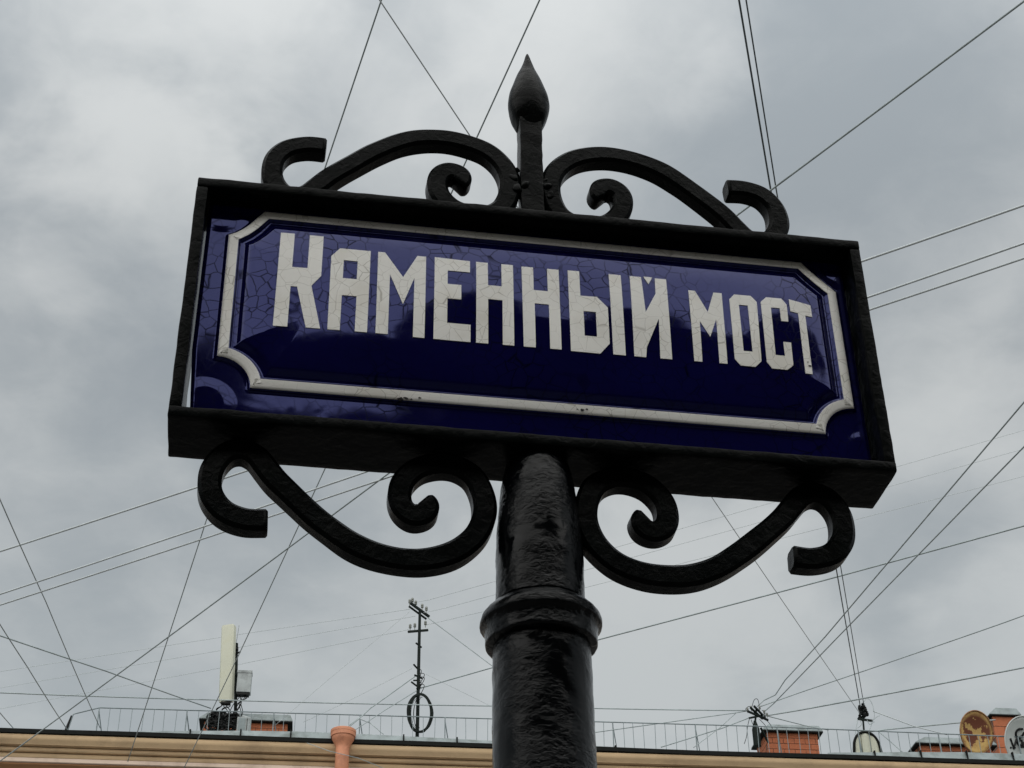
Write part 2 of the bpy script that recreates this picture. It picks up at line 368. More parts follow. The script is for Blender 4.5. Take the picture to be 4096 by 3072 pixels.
# --- letters: outlines in millimetres
LET = [
 [[(-412,382),(-390,382),(-390,311),(-366,311),(-366,382),(-344,382),(-344,298),(-358,277),(-340,196),(-362,196),(-380,273),(-390,273),(-390,195),(-412,195)]],
 [[(-330,341),(-317,359),(-268,359),(-268,196),(-287,196),(-287,264),(-310,264),(-310,196),(-329,196)],[(-310,335),(-288,335),(-288,298),(-310,298)]],
 [[(-256,359),(-245,359),(-215,311),(-193,358),(-179,358),(-179,195),(-197,195),(-197,312),(-214,257),(-236,315),(-236,196),(-255,196)]],
 [[(-165,359),(-108,357),(-108,333),(-144,333),(-144,305),(-122,305),(-122,276),(-144,276),(-144,228),(-107,228),(-107,195),(-165,195)]],
 [[(-98,357),(-79,357),(-79,310),(-57,310),(-57,357),(-38,357),(-38,195),(-56,195),(-56,282),(-79,282),(-79,195),(-98,195)]],
 [[(-24,356),(-5,356),(-5,309),(18,309),(18,356),(37,356),(37,195),(19,195),(19,282),(-4,282),(-4,195),(-23,195)]],
 [[(52,357),(71,357),(71,306),(98,306),(115,286),(115,215),(99,194),(52,194)],[(75,275),(95,275),(95,226),(75,226)]],
 [[(120,357),(140,357),(140,195),(120,195)]],
 [[(155,357),(174,357),(177,284),(196,324),(197,357),(216,357),(215,195),(196,195),(198,273),(175,214),(173,195),(154,195)]],
 [[(252,338),(263,338),(281,296),(294,338),(308,338),(305,195),(292,195),(294,283),(281,246),(266,276),(264,195),(251,195)]],
 [[(320,327),(329,338),(357,338),(366,326),(362,206),(351,194),(327,194),(318,206)],[(335,317),(350,317),(349,223),(334,223)]],
 [[(373,327),(383,338),(409,338),(417,326),(416,291),(404,291),(404,317),(389,317),(387,221),(403,221),(403,249),(416,249),(415,204),(404,194),(379,194),(371,206)]],
 [[(422,338),(459,331),(459,307),(447,308),(446,191),(434,191),(435,311),(422,313)]],
]
BREVE = [(178,358.5),(193,358.5),(185.5,343)]
def flat_letter(loops):
    b = bmesh.new(); P3 = [[Vector((x/1000, z/1000, 0)) for x, z in L] for L in loops]
    tri = tessellate_polygon(P3); fl = [v for L in P3 for v in L]; bv = [b.verts.new(v) for v in fl]
    for t in tri: 
        try: b.faces.new([bv[i] for i in t])
        except ValueError: pass
    for ax in (0, 1):
        lo = min(v.co[ax] for v in b.verts); hi = max(v.co[ax] for v in b.verts); k = int(lo/.008)*.008
        while k < hi:
            no = [0,0,0]; no[ax] = 1; co = [0,0,0]; co[ax] = k
            bmesh.ops.bisect_plane(b, geom=b.verts[:]+b.edges[:]+b.faces[:], plane_co=co, plane_no=no); k += .008
    return b
def emboss(bs):
    mb = MB()
    for b in bs:
        b.verts.index_update(); P = np.array([(v.co.x, v.co.y) for v in b.verts]); h = relief(P); k = len(P)
        fr_ = [(p[0], YP-hv-.0012, p[1]+ZB) for p, hv in zip(P, h)]; bk = [(p[0], YP-hv+.001, p[1]+ZB) for p, hv in zip(P, h)]
        fs = [tuple(v.index for v in f_.verts) for f_ in b.faces]
        for e in b.edges:
            if len(e.link_faces) == 1: i, j = e.verts[0].index, e.verts[1].index; fs.append((i, j, j+k, i+k))
        mb.add(fr_+bk, fs); b.free()
    return mb
for i, L in enumerate(LET):
    bs = [flat_letter(L)]
    if i == 8: bs.append(flat_letter([BREVE]))
    emboss(bs).build('letter', 'white', plate, smooth=40)
# chips in the lower border, where the steel shows
for cx_, cz_, rr in ((-.212,.0835,.0050),(-.204,.086,.0034),(-.196,.0845,.0020),(-.183,.088,.0022),(.068,.090,.0030),(.075,.0915,.0018),(.0605,.0905,.0014),(.443,.206,.0022),(.440,.213,.0014),(-.198,.258,.0012)):
    pts = []
    d0 = relief([(cx_, cz_)])[0]
    for k in range(9):
        a = 2*math.pi*k/9; r_ = rr*random.uniform(.5,1.2); pts.append((cx_+r_*1.3*math.cos(a), cz_+r_*.8*math.sin(a)))
    hs = relief(pts)
    ch = MB().add([(p[0], YP-hv-.0021, p[1]+ZB) for p, hv in zip(pts, hs)], [tuple(range(9))])
    ch.build('enamel_chip', 'chip', plate)
# the plate on the other face of the sign
bpl = MB(); bpl.add(*[(lambda a: (a.v, a.f))(gridbox(-.516, .529, .074, .081, ZB+.012, ZB+.441, .2, .002))][0]); bpl.build('back_plate', 'blue', sign)

# --- scrolls: one bent square bar, used four times
SC = [(.392,.134),(.425,.135),(.455,.124),(.474,.100),(.479,.072),(.474,.046),(.459,.025),(.438,.0185),(.418,.027),(.401,.047),(.382,.070),(.347,.103),(.309,.136),(.270,.163),
      (.223,.179),(.174,.181),(.127,.167),(.096,.140),(.081,.106),(.081,.072),(.094,.038),(.118,.020),(.147,.017),(.178,.028),(.199,.052),(.2045,.078),(.199,.098),(.184,.1085),(.168,.104),(.1635,.091),(.171,.082)]
def scroll(name, sx, zdir, shift, z0, seed):
    path = spline([(a,b,0) for a, b in SC], 7); k = len(path); mb = MB(); hw, hd, c = .0176, .0168, .0055
    sec = [(-hw,-hd+c),(-hw+c,-hd),(hw-c,-hd),(hw,-hd+c),(hw,0),(hw,hd-c),(hw-c,hd),(-hw+c,hd),(-hw,hd-c),(-hw,0)]
    vs = []; n_ = len(sec)
    for i, p in enumerate(path):
        t = (path[min(i+1,k-1)]-path[max(i-1,0)]).normalized(); nn = Vector((-t.y, t.x, 0))
        s_ = 1.0
        if i == 0: s_ = .86
        if i > k-5: s_ = (.97,.88,.74,.50)[i-k+4]
        for a, b in sec:
            qv = p + nn*a*s_
            lean = (.010*(1-abs(a/hw))*0 if i else 0)
            vs.append((sx*(qv.x-shift), YC+b*s_, z0+zdir*qv.y))
    fs = [(i*n_+j, i*n_+(j+1) % n_, (i+1)*n_+(j+1) % n_, (i+1)*n_+j) for i in range(k-1) for j in range(n_)]
    fs += [tuple(range(n_)), tuple((k-1)*n_+j for j in range(n_))]
    mb.add(vs, fs); mb.jitter(.0016, 15, seed)
    return mb.build(name, 'iron', sign, smooth=42)
scroll('scroll', -1, 1, .043, ZB+H+.0005, 11); scroll('scroll', 1, 1, .047, ZB+H+.0005, 12)
scroll('scroll', -1, -1, -.003, ZB-.0005, 13); scroll('scroll', 1, -1, .010, ZB-.0005, 14)
# --- finial
fin = empty('finial', None, None); fin.parent = sign
mb = gridbox(-.0195, .0195, YC-.0195, YC+.0195, ZB+H-.002, ZB+.704, .012, .004); mb.jitter(.0016, 45, 21)
mb.build('finial_shaft', 'iron', fin, smooth=50)
prof = [(.0195,.688),(.0222,.691),(.0255,.699),(.0315,.714),(.0355,.732),(.0368,.750),(.0345,.771),(.0285,.794),(.0205,.817),(.0130,.838),(.0072,.857),(.0040,.870),(.0015,.877)]
sp = spline([(a,b,0) for a, b in prof], 4); mb = MB().lathe([(p.x, p.y+ZB) for p in sp], (0,YC,0), 32)
def bud(v):                                              # square where it leaves the shaft, flattened bud above
    u_ = min(1, max(0, (v[2]-ZB-.688)/.060)); u_ = u_*u_*(3-2*u_); p_ = 4.5-2.5*u_; x_, y_ = v[0], v[1]-YC; r_ = math.hypot(x_, y_)+1e-9
    k_ = (abs(x_/r_)**p_+abs(y_/r_)**p_)**(-1/p_); k_ = 1+(k_-1)*.8; return (x_*k_, YC+y_*k_*.84, v[2])
mb.v = [bud(v) for v in mb.v]
mb.jitter(.0010, 34, 22); mb.build('spear_head', 'iron', fin, smooth=True)
w = MB()
for x_, z_, r_ in ((-.030,.560,.011),(.027,.548,.011),(-.027,.537,.012),(.029,.530,.010),(0,.556,.012),(-.012,.545,.013),(.012,.548,.012),(.024,.565,.008),(-.026,.575,.008)):
    b = bmesh.new(); bmesh.ops.create_icosphere(b, subdivisions=2, radius=r_*.75)
    w.add([v.co*1.0+Vector((x_, YC-.017, z_+ZB)) for v in b.verts], [tuple(v.index for v in q_.verts) for q_ in b.faces]); b.free()
w.v = [(a_, YC-.0175+(b_-YC+.017)*.30, c_) for a_, b_, c_ in w.v]; w.jitter(.007, 60, 31).build('weld_bead', 'iron', fin, smooth=True)
# --- pole
pp = [(.046,.001),(.0515,-.022),(.057,-.06),(.0615,-.11),(.0635,-.16),(.0640,-.238)]
def pole_part(name, prof, seed, n=96, seg=None):
    P = spline([(a,b,0) for a, b in prof], 12)
    mb = MB().lathe([(p.x, p.y+ZB) for p in P], (0,YC,0), n); mb.jitter(.0011, 36, seed); mb.jitter(.0006, 120, seed+1)
    return mb.build(name, 'pole', sign, smooth=60)
pole_part('upper_pole', pp, 41)
pole_part('collar', [(.062,-.238),(.066,-.2415),(.075,-.248),(.0840,-.258),(.0866,-.265),(.0868,-.272),(.0832,-.277),(.0806,-.283),(.0800,-.293),(.0796,-.302),(.074,-.305),(.066,-.306)], 43)
pole_part('lower_pole', [(.068,-.300),(.0695,-.325),(.0700,-.42),(.0710,-.55),(.073,-1.2),(.075,-1.9),(.078,-2.35),(.078,-2.45)], 45)
pole_part('pole_base', [(.079,-2.40),(.100,-2.43),(.104,-2.50),(.112,-2.56),(.120,-2.70),(.128,-2.86),(.150,-2.90),(.150,-ZB-.02)], 47, 48)

# ================================================================== the building behind
ANG = R(-2.87); EH = 15.0
ev = Vector((math.cos(ANG), math.sin(ANG), 0)); nv = Vector((-math.sin(ANG), math.cos(ANG), 0))
OB = at_h(2048/1.851718, 2990/1.851718, EH); OB.z = 0
def bp(x, y, t):                                          # pixel -> (s, t, z) on the plane t metres behind the eaves
    d = ray(x, y); k = (nv.dot(OB-CAM)+t)/nv.dot(d); p = CAM+d*k; q_ = p-OB
    return Vector((q_.dot(ev), t, p.z))
def bw(s, t, z): return OB + ev*s + nv*t + Vector((0,0,z))
def bpw(x, y, t): p = bp(x, y, t); return bw(*p)
S0, S1 = -26, 34
bld = empty('building', 'long building with orange wall, beige moulded cornice and dark eaves behind the sign', 'building', OB, ANG)
def course(name, mat, prof, wob=0, seed=0):
    """a moulding run along the facade: prof = closed (t, z) outline"""
    mb = MB(); ns = 61; k = len(prof)
    for i in range(ns):
        s = S0+(S1-S0)*i/(ns-1)
        for t, z in prof:
            o = noise.noise(Vector((s*.35, seed, 0)))*wob
            mb.v.append((s, t, z+o))
    for i in range(ns-1):
        for j in range(k): mb.f.append((i*k+j, i*k+(j+1) % k, (i+1)*k+(j+1) % k, (i+1)*k+j))
    mb.f += [tuple(range(k)), tuple((ns-1)*k+j for j in range(k))]
    return mb.build(name, mat, bld, smooth=35)
course('gutter', 'tar', [(0,EH-.012),(.0,EH+.075),(.30,EH+.09),(.30,EH-.012)], .020, 1)
course('cornice_moulding', 'cornice', [(.07,EH-.016),(.035,EH-.03),(.035,EH-.09),(.065,EH-.14),(.12,EH-.185),(.13,EH-.205),(.8,EH-.205),(.8,EH-.016)], .006, 2)
course('cornice_moulding', 'cornice', [(.275,EH-.207),(.240,EH-.222),(.240,EH-.268),(.255,EH-.283),(.26,EH-.290),(.8,EH-.290),(.8,EH-.207)], .006, 2)
course('cornice_moulding', 'cornice', [(.375,EH-.292),(.340,EH-.308),(.340,EH-.350),(.355,EH-.372),(.36,EH-.385),(.8,EH-.385),(.8,EH-.292)], .006, 2)
course('cornice_fillet', 'fillet', [(.395,EH-.387),(.365,EH-.392),(.365,EH-.465),(.375,EH-.475),(.9,EH-.475),(.9,EH-.387)], .006, 2)
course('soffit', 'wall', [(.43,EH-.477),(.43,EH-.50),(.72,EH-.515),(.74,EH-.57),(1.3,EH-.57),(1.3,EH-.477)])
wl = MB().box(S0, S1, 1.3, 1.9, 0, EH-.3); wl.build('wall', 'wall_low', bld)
course('roof', 'zinc', [(.28,EH+.092),(.28,EH+.108),(7.5,EH+1.0),(7.5,EH+.9)])
# sheet-metal edge strips with standing seams, seen along two stretches of the eaves
def sheets(x0, x1, yf, hf, step):
    a = bp(x0, yf(x0), .05).x; b = bp(x1, yf(x1), .05).x; k = max(1, round((b-a)/step)); L = (b-a)/k
    for i in range(k):
        s = a+L*i; h0 = hf(i/k); h1 = hf((i+1)/k); tl = random.uniform(-.006,.006)
        mb = MB().add([(s+.006,.012,EH+.068),(s+L-.006,.012,EH+.068),(s+L-.006,.075,EH+.076+h1),(s+.006,.075,EH+.076+h0+tl),
                       (s+.006,.10,EH+.05),(s+L-.006,.10,EH+.05)], [(0,1,2,3),(3,2,5,4),(0,3,4),(1,5,2),(0,4,5,1)])
        sh = mb.build('edge_sheet', 'zinc', bld)
        MB().box(s+L-.014, s+L+.014, .004, .09, EH+.064, EH+.088+h1).build('seam', 'tar', sh)
EL = lambda x: 1581+.0331*x
sheets(300, 735, EL, lambda u: .05+.10*min(1, u*1.6), 1.12)
sheets(755, 1330, EL, lambda u: .15-.11*u, 1.05)
sheets(1790, 2290, EL, lambda u: .07+.11*min(1, u*1.8), 1.12)
# --- downpipe and hopper
p0 = bp(742, 1577, -.08)
dp = MB().tube([(p0.x,-.05,p0.z-.42),(p0.x,-.05,p0.z-1.05),(p0.x,.35,p0.z-1.6),(p0.x,1.18,p0.z-2.2),(p0.x,1.18,.6)], .14, 20)
dpo = dp.build('downpipe', 'pipe', bld, smooth=40)
hp = MB().lathe([(.13,-.60),(.138,-.40),(.140,-.36),(.165,-.31),(.205,-.235),(.228,-.195),(.232,-.15),(.252,-.145),(.257,-.07),(.262,-.065),(.262,-.01),(.250,0),(.235,0),(.225,-.06)], (p0.x,-.05,p0.z), 28)
hp.build('hopper', 'pipe', dpo, smooth=40)
MB().lathe([(.141,-.07),(.155,-.06),(.155,.0),(.141,.01)], (p0.x,-.05,p0.z-.93), 20).build('pipe_collar', 'pipe', dpo, smooth=40)

# ------------------------------------------------------------------ roof railing
TR_ = .55
za = bp(398/1.8517, 2831/1.8517, TR_); zb = bp(3028/1.8517, 2905/1.8517, TR_); zc_ = bp(4010/1.8517, 2945/1.8517, TR_)
s_end = bp(294/1.8517, 2852/1.8517, TR_)
railing = empty('roof_railing', 'thin grey metal railing with slender bars along the roof edge of the building', 'railing', bw(0,TR_,EH), ANG)
def rz(s):
    if s < zb.x: return za.z+(zb.z-za.z)*(s-za.x)/(zb.x-za.x)-EH
    return zb.z+(zc_.z-zb.z)*(s-zb.x)/(zc_.x-zb.x)-EH
pts = [(s_end.x-.10,0,.08),(s_end.x+.0,0,s_end.z-EH-.03),(s_end.x+.08,0,s_end.z-EH)]+[(za.x+(24-za.x)*k/40,0,rz(za.x+(24-za.x)*k/40)) for k in range(41)]
MB().tube(pts, .0125, 6).build('top_rail', 'rail', railing)
MB().tube([(s_end.x-.16,0,.0),(s_end.x-.03,0,s_end.z-EH-.06)], [.05,.018], 6).build('end_stay', 'black', railing)
s = za.x; i = 0; bal = None
MBb = MB().box(-.0055,.0055,-.0055,.0055,0,1); bar_me = None
while s < 23:
    h = rz(s)
    if i % 8 == 0:
        MB().box(s-.011,s+.011,-.011,.011,-.05,h).build('post', 'rail', railing)
        MB().bar((s,0,h-.08),(s+.16,.28,.0),.016).build('brace', 'rail', railing)
    else:
        if bar_me is None:
            o = MBb.build('baluster', 'rail', railing); bar_me = o.data
        else:
            o = bpy.data.objects.new('baluster', bar_me); col.objects.link(o); o.parent = railing
        o.location = (s+random.uniform(-.012,.012), 0, 0); o.scale = (1,1,h); o.rotation_euler = (0, random.uniform(-.02,.02), 0)
    s += .224; i += 1
MB().tube([(bp(1770,1590,TR_).x,0,.14),(bp(1830,1596,TR_).x,0,.13),(bp(1900,1600,TR_).x,0,.15)], .008, 5).build('lower_rail', 'rail', railing)

# ------------------------------------------------------------------ things on the roof
def rthing(name, label, cat, x, y, t, group=None, zbase=None):
    p = bp(x, y, t); z = p.z if zbase is None else zbase
    e = empty(name, label, cat, bw(p.x, t, z), ANG, group); return e, Vector((p.x, t, z))
def chimney(label, x0, x1, ytop, ycap, t, depth, bw_=.245, bh=.13, hip=.5, capover=.10):
    a = bp(x0, ytop, t); b = bp(x1, ytop, t); c = bp(x0, ycap, t); Wd = b.x-a.x; base = EH+.1
    e = empty('chimney', label, 'chimney', bw((a.x+b.x)/2, t, base), ANG, 'brick chimneys on the roof')
    h = a.z-base; w2 = Wd/2; chh = (c.z-a.z)*1.0
    MB().box(-w2+.012, w2-.012, .012, depth-.012, 0, h).build('core', 'mortar', e)
    bms = {}
    def brick(xa, xb, ya, yb, za_, zb_):
        k = (round(xb-xa,3), round(yb-ya,3), round(zb_-za_,3))
        if k not in bms:
            mb = gridbox(0, xb-xa, 0, yb-ya, 0, zb_-za_, 9, .006); o = mb.build('brick', 'brick', e); bms[k] = o.data
        else:
            o = bpy.data.objects.new('brick', bms[k]); col.objects.link(o); o.parent = e
        o.location = (xa, ya+random.uniform(-.004,.004), za_)
    nr = int(h/bh)+1
    for r_ in range(nr):
        z1 = h-r_*bh-.005; z0_ = z1-bh+.012
        if z0_ < -.02: break
        x = -w2 - (bw_/2 if r_ % 2 else 0)
        while x < w2-.02:
            xa = max(-w2, x+.005); xb = min(w2, x+bw_-.005)
            if xb-xa > .03: brick(xa, xb, 0, .05, z0_, z1)
            x += bw_
        for sx in (-1, 1):
            y = .056 + (bw_/2 if r_ % 2 == 0 else 0)
            while y < depth-.03:
                yb = min(depth, y+bw_-.01)
                if sx < 0: brick(-w2, -w2+.05, y, yb, z0_, z1)
                else: brick(w2-.05, w2, y, yb, z0_, z1)
                y += bw_
    o = capover; k = hip*min(Wd, depth)*.5
    v = [(-w2-o,-o,h),(w2+o,-o,h),(w2+o,depth+o,h),(-w2-o,depth+o,h),(-w2-o,-o,h+.035),(w2+o,-o,h+.035),(w2+o,depth+o,h+.035),(-w2-o,depth+o,h+.035),
         (-w2-o+k,-o+.06,h+chh),(w2+o-k*.35,-o+.06,h+chh),(w2+o-k*.35,depth-k*.35,h+chh),(-w2-o+k,depth-k*.35,h+chh)]
    cp = MB().add(v, [(3,2,1,0),(0,1,5,4),(1,2,6,5),(2,3,7,6),(3,0,4,7),(4,5,9,8),(5,6,10,9),(6,7,11,10),(7,4,8,11),(8,9,10,11)]).build('metal_cap', 'zinc', e)
    MB().box(-w2-o-.004, w2+o+.004, -o-.004, depth+o+.004, h-.016, h+.012).build('cap_edge', 'tar', cp)
    return e
chimney('low brick chimney with grey metal cap beside the tall pale panel antenna', 441, 622, 1557, 1540, 1.6, .9, hip=.35)
chimney('orange brick chimney with green grey cap between the two wired roof masts', 1655, 1765, 1581, 1566, 1.5, .9, hip=.35)
chimney('low wide brick chimney with grey metal cap left of the rusty dish', 1985, 2140, 1609, 1593, 1.7, .9, hip=.55)
chimney('tallest brick chimney, plain orange with grey cap, behind the rusty dish', 2143, 2197, 1546, 1529, 2.3, .8, bw_=.5, bh=.26, hip=.6, capover=.07)

# --- panel antenna with its mast, radio unit and cables
e, b0 = rthing('panel_antenna', 'tall pale cream panel antenna on a roof mast with grey radio box', 'antenna', 497, 1560, 1.2)
L = lambda x, y, dt=0: bp(x, y, 1.2+dt)-b0
ptop = L(494, 1352); pbot = L(488, 1517); hgt = ptop.z-pbot.z; lean = ptop.x-pbot.x
pw, pd = .30, .14; yaw = R(-24)
def rot(x, y): return (x*math.cos(yaw)-y*math.sin(yaw), x*math.sin(yaw)+y*math.cos(yaw))
mb = MB(); sec = [(-pw/2,-pd/2+.03),(-pw/2+.03,-pd/2),(pw/2-.03,-pd/2),(pw/2,-pd/2+.03),(pw/2,pd/2),(-pw/2,pd/2)]
for k, (zz, sc_) in enumerate(((0,.93),(.03,1),(hgt-.03,1),(hgt,.93))):
    for x_, y_ in sec:
        a_, c_ = rot(x_*sc_, y_*sc_); mb.v.append((pbot.x+lean*zz/hgt+a_, c_, pbot.z+zz))
for i in range(3):
    for j in range(6): mb.f.append((i*6+j, i*6+(j+1) % 6, (i+1)*6+(j+1) % 6, (i+1)*6+j))
mb.f += [tuple(range(6)), tuple(18+j for j in range(6))]
pan = mb.build('panel', 'cream', e, smooth=30)
a_ = rot(0, 0); MB().box(pbot.x-.10, pbot.x+.10, -.06, .06, pbot.z-.05, pbot.z-.002).build('connector_plate', 'black', pan)
m0 = L(508, 1575, .12); m1 = L(511, 1390, .12)
MB().tube([(m0.x,.12,m0.z),(m1.x,.12,m1.z)], .036, 10).build('mast', 'steel', e, smooth=40)
MB().tube([(m1.x-.01,.12,m1.z-.02),(m1.x+.02,.12,m1.z+.44)], .007, 6).build('whip_antenna', 'grey', e)
for zz in (m1.z-.14, m1.z-.62, pbot.z+.12):
    MB().box(pbot.x+.02, m1.x+.05, .05, .16, zz-.03, zz+.03).build('bracket', 'black', e)
wq = L(517, 1413, .12); MB().bar((m1.x,.10,wq.z),(wq.x+.02,.02,wq.z),.03).build('wire_arm', 'black', e)
r0_ = L(513, 1452); r1_ = L(541, 1497)
rb = gridbox(r0_.x+.01, r1_.x, -.05, .16, r1_.z, r0_.z, .3, .012).build('radio_unit', 'grey', e)
MB().box(r0_.x, r1_.x+.006, -.06, .165, r0_.z-.03, r0_.z+.025).build('lid', 'grey', rb)
MB().box(r0_.x+.03, r1_.x-.03, -.03, .13, r1_.z-.05, r1_.z).build('connector_block', 'black', rb)
for k in range(7):
    x0_ = r0_.x+.05+random.uniform(0,.16); x1_ = m0.x+random.uniform(-.15,.2)
    MB().tube(spline([(x0_,.05,r1_.z-.04),(x0_+random.uniform(-.04,.06),-.04,r1_.z-.14),((x0_+x1_)/2+random.uniform(-.08,.08),-.02,r1_.z-.26),(x1_,.05,pbot.z-.20),(x1_+random.uniform(-.1,.1),.05,pbot.z-.36)],5), .009, 5).build('cable', 'black', e)
for k in range(6):
    x0_ = pbot.x-.08+.03*k; MB().tube(spline([(x0_,0,pbot.z-.04),(x0_+random.uniform(-.05,.05),-.06,pbot.z-.12),(x0_+random.uniform(-.15,.1),0,pbot.z-.2),(pbot.x+random.uniform(-.3,.25),.1,pbot.z-.42)],5), .010, 5).build('cable', 'black', e)
# dark tangle of coiled cables on the chimney under the antenna
tg, tb = rthing('cable_heap', 'dark heap of coiled cables under the panel antenna', 'cables', 484, 1560, 1.1)
for k in range(40):
    cx_ = random.uniform(-.30,.26); cz_ = random.uniform(-.16,.15); ra = random.uniform(.07,.17); rb_ = random.uniform(.05,.13); ph = random.uniform(0,6)
    MB().tube([(cx_+ra*math.cos(a_*.6+ph)*(1+.1*math.sin(a_)), random.uniform(-.03,.03)+.02*math.sin(a_*2), cz_+rb_*math.sin(a_*.6+ph)) for a_ in range(14)], .020, 5).build('cable_loop', 'black', tg)
bx_, bb = rthing('equipment_cabinet', 'small grey metal equipment box below the panel antenna', 'box', 520, 1580, .95)
q0 = bp(513,1548,.95)-bb; q1 = bp(531,1585,.95)-bb
cb = gridbox(q0.x, q1.x, 0, .2, q1.z, q0.z, .5, .012).build('cabinet_body', 'grey', bx_)
MB().box(q0.x+.03, q1.x-.03, -.008, .004, q1.z+.06, q0.z-.03).build('cabinet_door', 'zinc', bx_)
MB().tube([(q1.x+.05,.02,q1.z-.05),(q1.x+.05,.02,q0.z-.03),(q1.x-.1,.08,q0.z+.03)], .045, 8).build('conduit', 'grey', bx_, smooth=40)

# --- masts
def insulator(parent, p, s_=1):
    MB().lathe([(.008*s_,-.06*s_),(.010*s_,0),(.030*s_,.005*s_),(.032*s_,.03*s_),(.018*s_,.04*s_),(.030*s_,.05*s_),(.028*s_,.085*s_),(.012*s_,.1*s_)], p, 8).build('insulator', 'ceramic', parent, smooth=50)
TM = 1.0
mast, mb0 = rthing('wire_mast', 'slender dark roof mast with two crossarms of insulators and cable coil', 'mast', 902, 1588, TM)
Lm = lambda x, y, dt=0: bp(x, y, TM+dt)-mb0
t_ = Lm(907, 1318); b_ = Lm(901, 1600)
MB().tube([(b_.x,0,b_.z-.2),((b_.x+t_.x)/2,0,(b_.z+t_.z)/2),(t_.x,0,t_.z)], [.040,.036,.030], 8).build('pole', 'steel', mast, smooth=40)
A0 = Lm(886, 1308); A1 = Lm(928, 1328)
ux = MB().bar((A0.x,-.12,A0.z),(A1.x,.10,A1.z),.045,.05); ux.bar((A0.x-.03,-.02,A0.z-.03),(A1.x-.06,.16,A1.z-.03),.03,.035)
uxo = ux.build('crossarm', 'steel', mast)
for x_, y_ in ((885,1303),(891,1300),(898,1306),(912,1313),(921,1319)): q_ = Lm(x_, y_); insulator(uxo, (q_.x,0,q_.z))
B0 = Lm(881, 1367); B1 = Lm(925, 1359)
lxo = MB().bar((B0.x,-.05,B0.z),(B1.x,.05,B1.z),.04,.045).build('crossarm', 'steel', mast)
for x_, y_ in ((886,1357),(896,1355),(919,1350)): q_ = Lm(x_, y_); insulator(lxo, (q_.x,0,q_.z))
for x0,y0,x1,y1 in ((893,1437,905,1446),(898,1391,911,1397),(895,1460,912,1464),(893,1472,905,1468),(900,1490,908,1478),(888,1475,903,1482)):
    a_ = Lm(x0,y0); c_ = Lm(x1,y1); MB().bar((a_.x,-.05,a_.z),(c_.x,.04,c_.z),.028).build('step_bracket', 'steel', mast)
for k in range(5):
    a_ = Lm(905,1446+8*k); c_ = Lm(random.uniform(909,921),1452+8*k); d_ = Lm(905,1470+9*k)
    MB().tube(spline([(a_.x,0,a_.z),(c_.x,-.06,c_.z),(d_.x,0,d_.z)],6), .008, 5).build('jumper_wire', 'black', mast)
coil, cb0 = rthing('cable_coil', 'round coil of dark green cable hanging at the foot of the slender mast', 'cable coil', 907, 1540, TM-.12)
c0 = bp(907,1540,TM-.12); rx = (bp(934,1540,TM-.12).x-bp(880,1540,TM-.12).x)/2; rzz = (bp(907,1499,TM-.12).z-bp(907,1583,TM-.12).z)/2
for k in range(9):
    fx = rx*(1-.03*random.random()-.09*(k%3==2)); fz = rzz*(1-.05*random.random()); ph = random.uniform(0,6); ox = random.uniform(-.012,.012)
    MB().tube([(ox+fx*.98*math.cos(a_)+.01*math.sin(3*a_+ph), random.uniform(-.01,.01)+.015*math.sin(2*a_+ph), fz*math.sin(a_)+.012*math.sin(2*a_+ph)) for a_ in [2*math.pi*j/32 for j in range(33)]], .019, 5).build('cable_turn', 'steel', coil)
for k in range(5):
    f_ = random.uniform(.35,.75); MB().tube([(rx*(f_*math.cos(a_)+.1*k-.2), .02, rzz*(.85*math.sin(a_))) for a_ in [math.pi*(.5+j/14) for j in range(13)]], .005, 4).build('loose_turn', 'steel', coil)

TN = .9
mast2, nb0 = rthing('wire_mast', 'stubby dark roof post crowned with tangled cable clamps left of orange chimney', 'mast', 1635, 1600, TN)
Ln = lambda x, y, dt=0: bp(x, y, TN+dt)-nb0
a_ = Ln(1635,1612); c_ = Ln(1635,1575); d_ = Ln(1635,1562); t_ = Ln(1634,1530)
MB().lathe([(.085,a_.z),(.085,c_.z-.02),(.075,c_.z+.02),(.035,d_.z+.02),(.030,d_.z+.05)], (0,0,0), 12).build('sleeve', 'steel', mast2, smooth=40)
MB().tube([(0,0,d_.z),(t_.x,0,t_.z)], .022, 8).build('pole', 'steel', mast2, smooth=40)
for x0,y0,x1,y1 in ((1612,1541,1662,1551),(1616,1556,1652,1540),(1618,1533,1650,1548),(1626,1530,1656,1546)):
    p_ = Ln(x0,y0); q_ = Ln(x1,y1); MB().bar((p_.x,-.12,p_.z),(q_.x,.12,q_.z),.035,.04).build('clamp_arm', 'steel', mast2)
p_ = Ln(1643,1572); q_ = Ln(1662,1600); MB().bar((p_.x,0,p_.z),(q_.x,.1,q_.z),.035).build('stay', 'steel', mast2)
for x_, y_ in ((1614,1538),(1622,1534),(1650,1543),(1656,1549),(1640,1534)): q_ = Ln(x_, y_); insulator(mast2, (q_.x,-.05,q_.z), .8)
for P_ in ([(1622,1536),(1628,1514),(1636,1512),(1640,1528)],[(1616,1540),(1610,1533),(1618,1527),(1626,1532)],[(1618,1554),(1614,1572),(1612,1592),(1607,1608)],[(1648,1552),(1660,1562),(1668,1575)],[(1640,1555),(1652,1568),(1660,1582)],[(1622,1556),(1626,1566),(1630,1560)],[(1645,1535),(1652,1543),(1648,1555)]):
    MB().tube(spline([tuple(Ln(x_,y_)+Vector((0,-.03,0))) for x_, y_ in P_],5), .007, 5).build('jumper_wire', 'black', mast2)
mast3, ob0 = rthing('wire_mast', 'short dark mast of clustered insulators above the ribbed pale dormer', 'mast', 1866, 1590, 1.1)
Lo = lambda x, y, dt=0: bp(x, y, 1.1+dt)-ob0
p_ = Lo(1868,1600); t_ = Lo(1862,1526); MB().tube([(p_.x,0,p_.z),(t_.x,0,t_.z)], .022, 8).build('pole', 'steel', mast3, smooth=40)
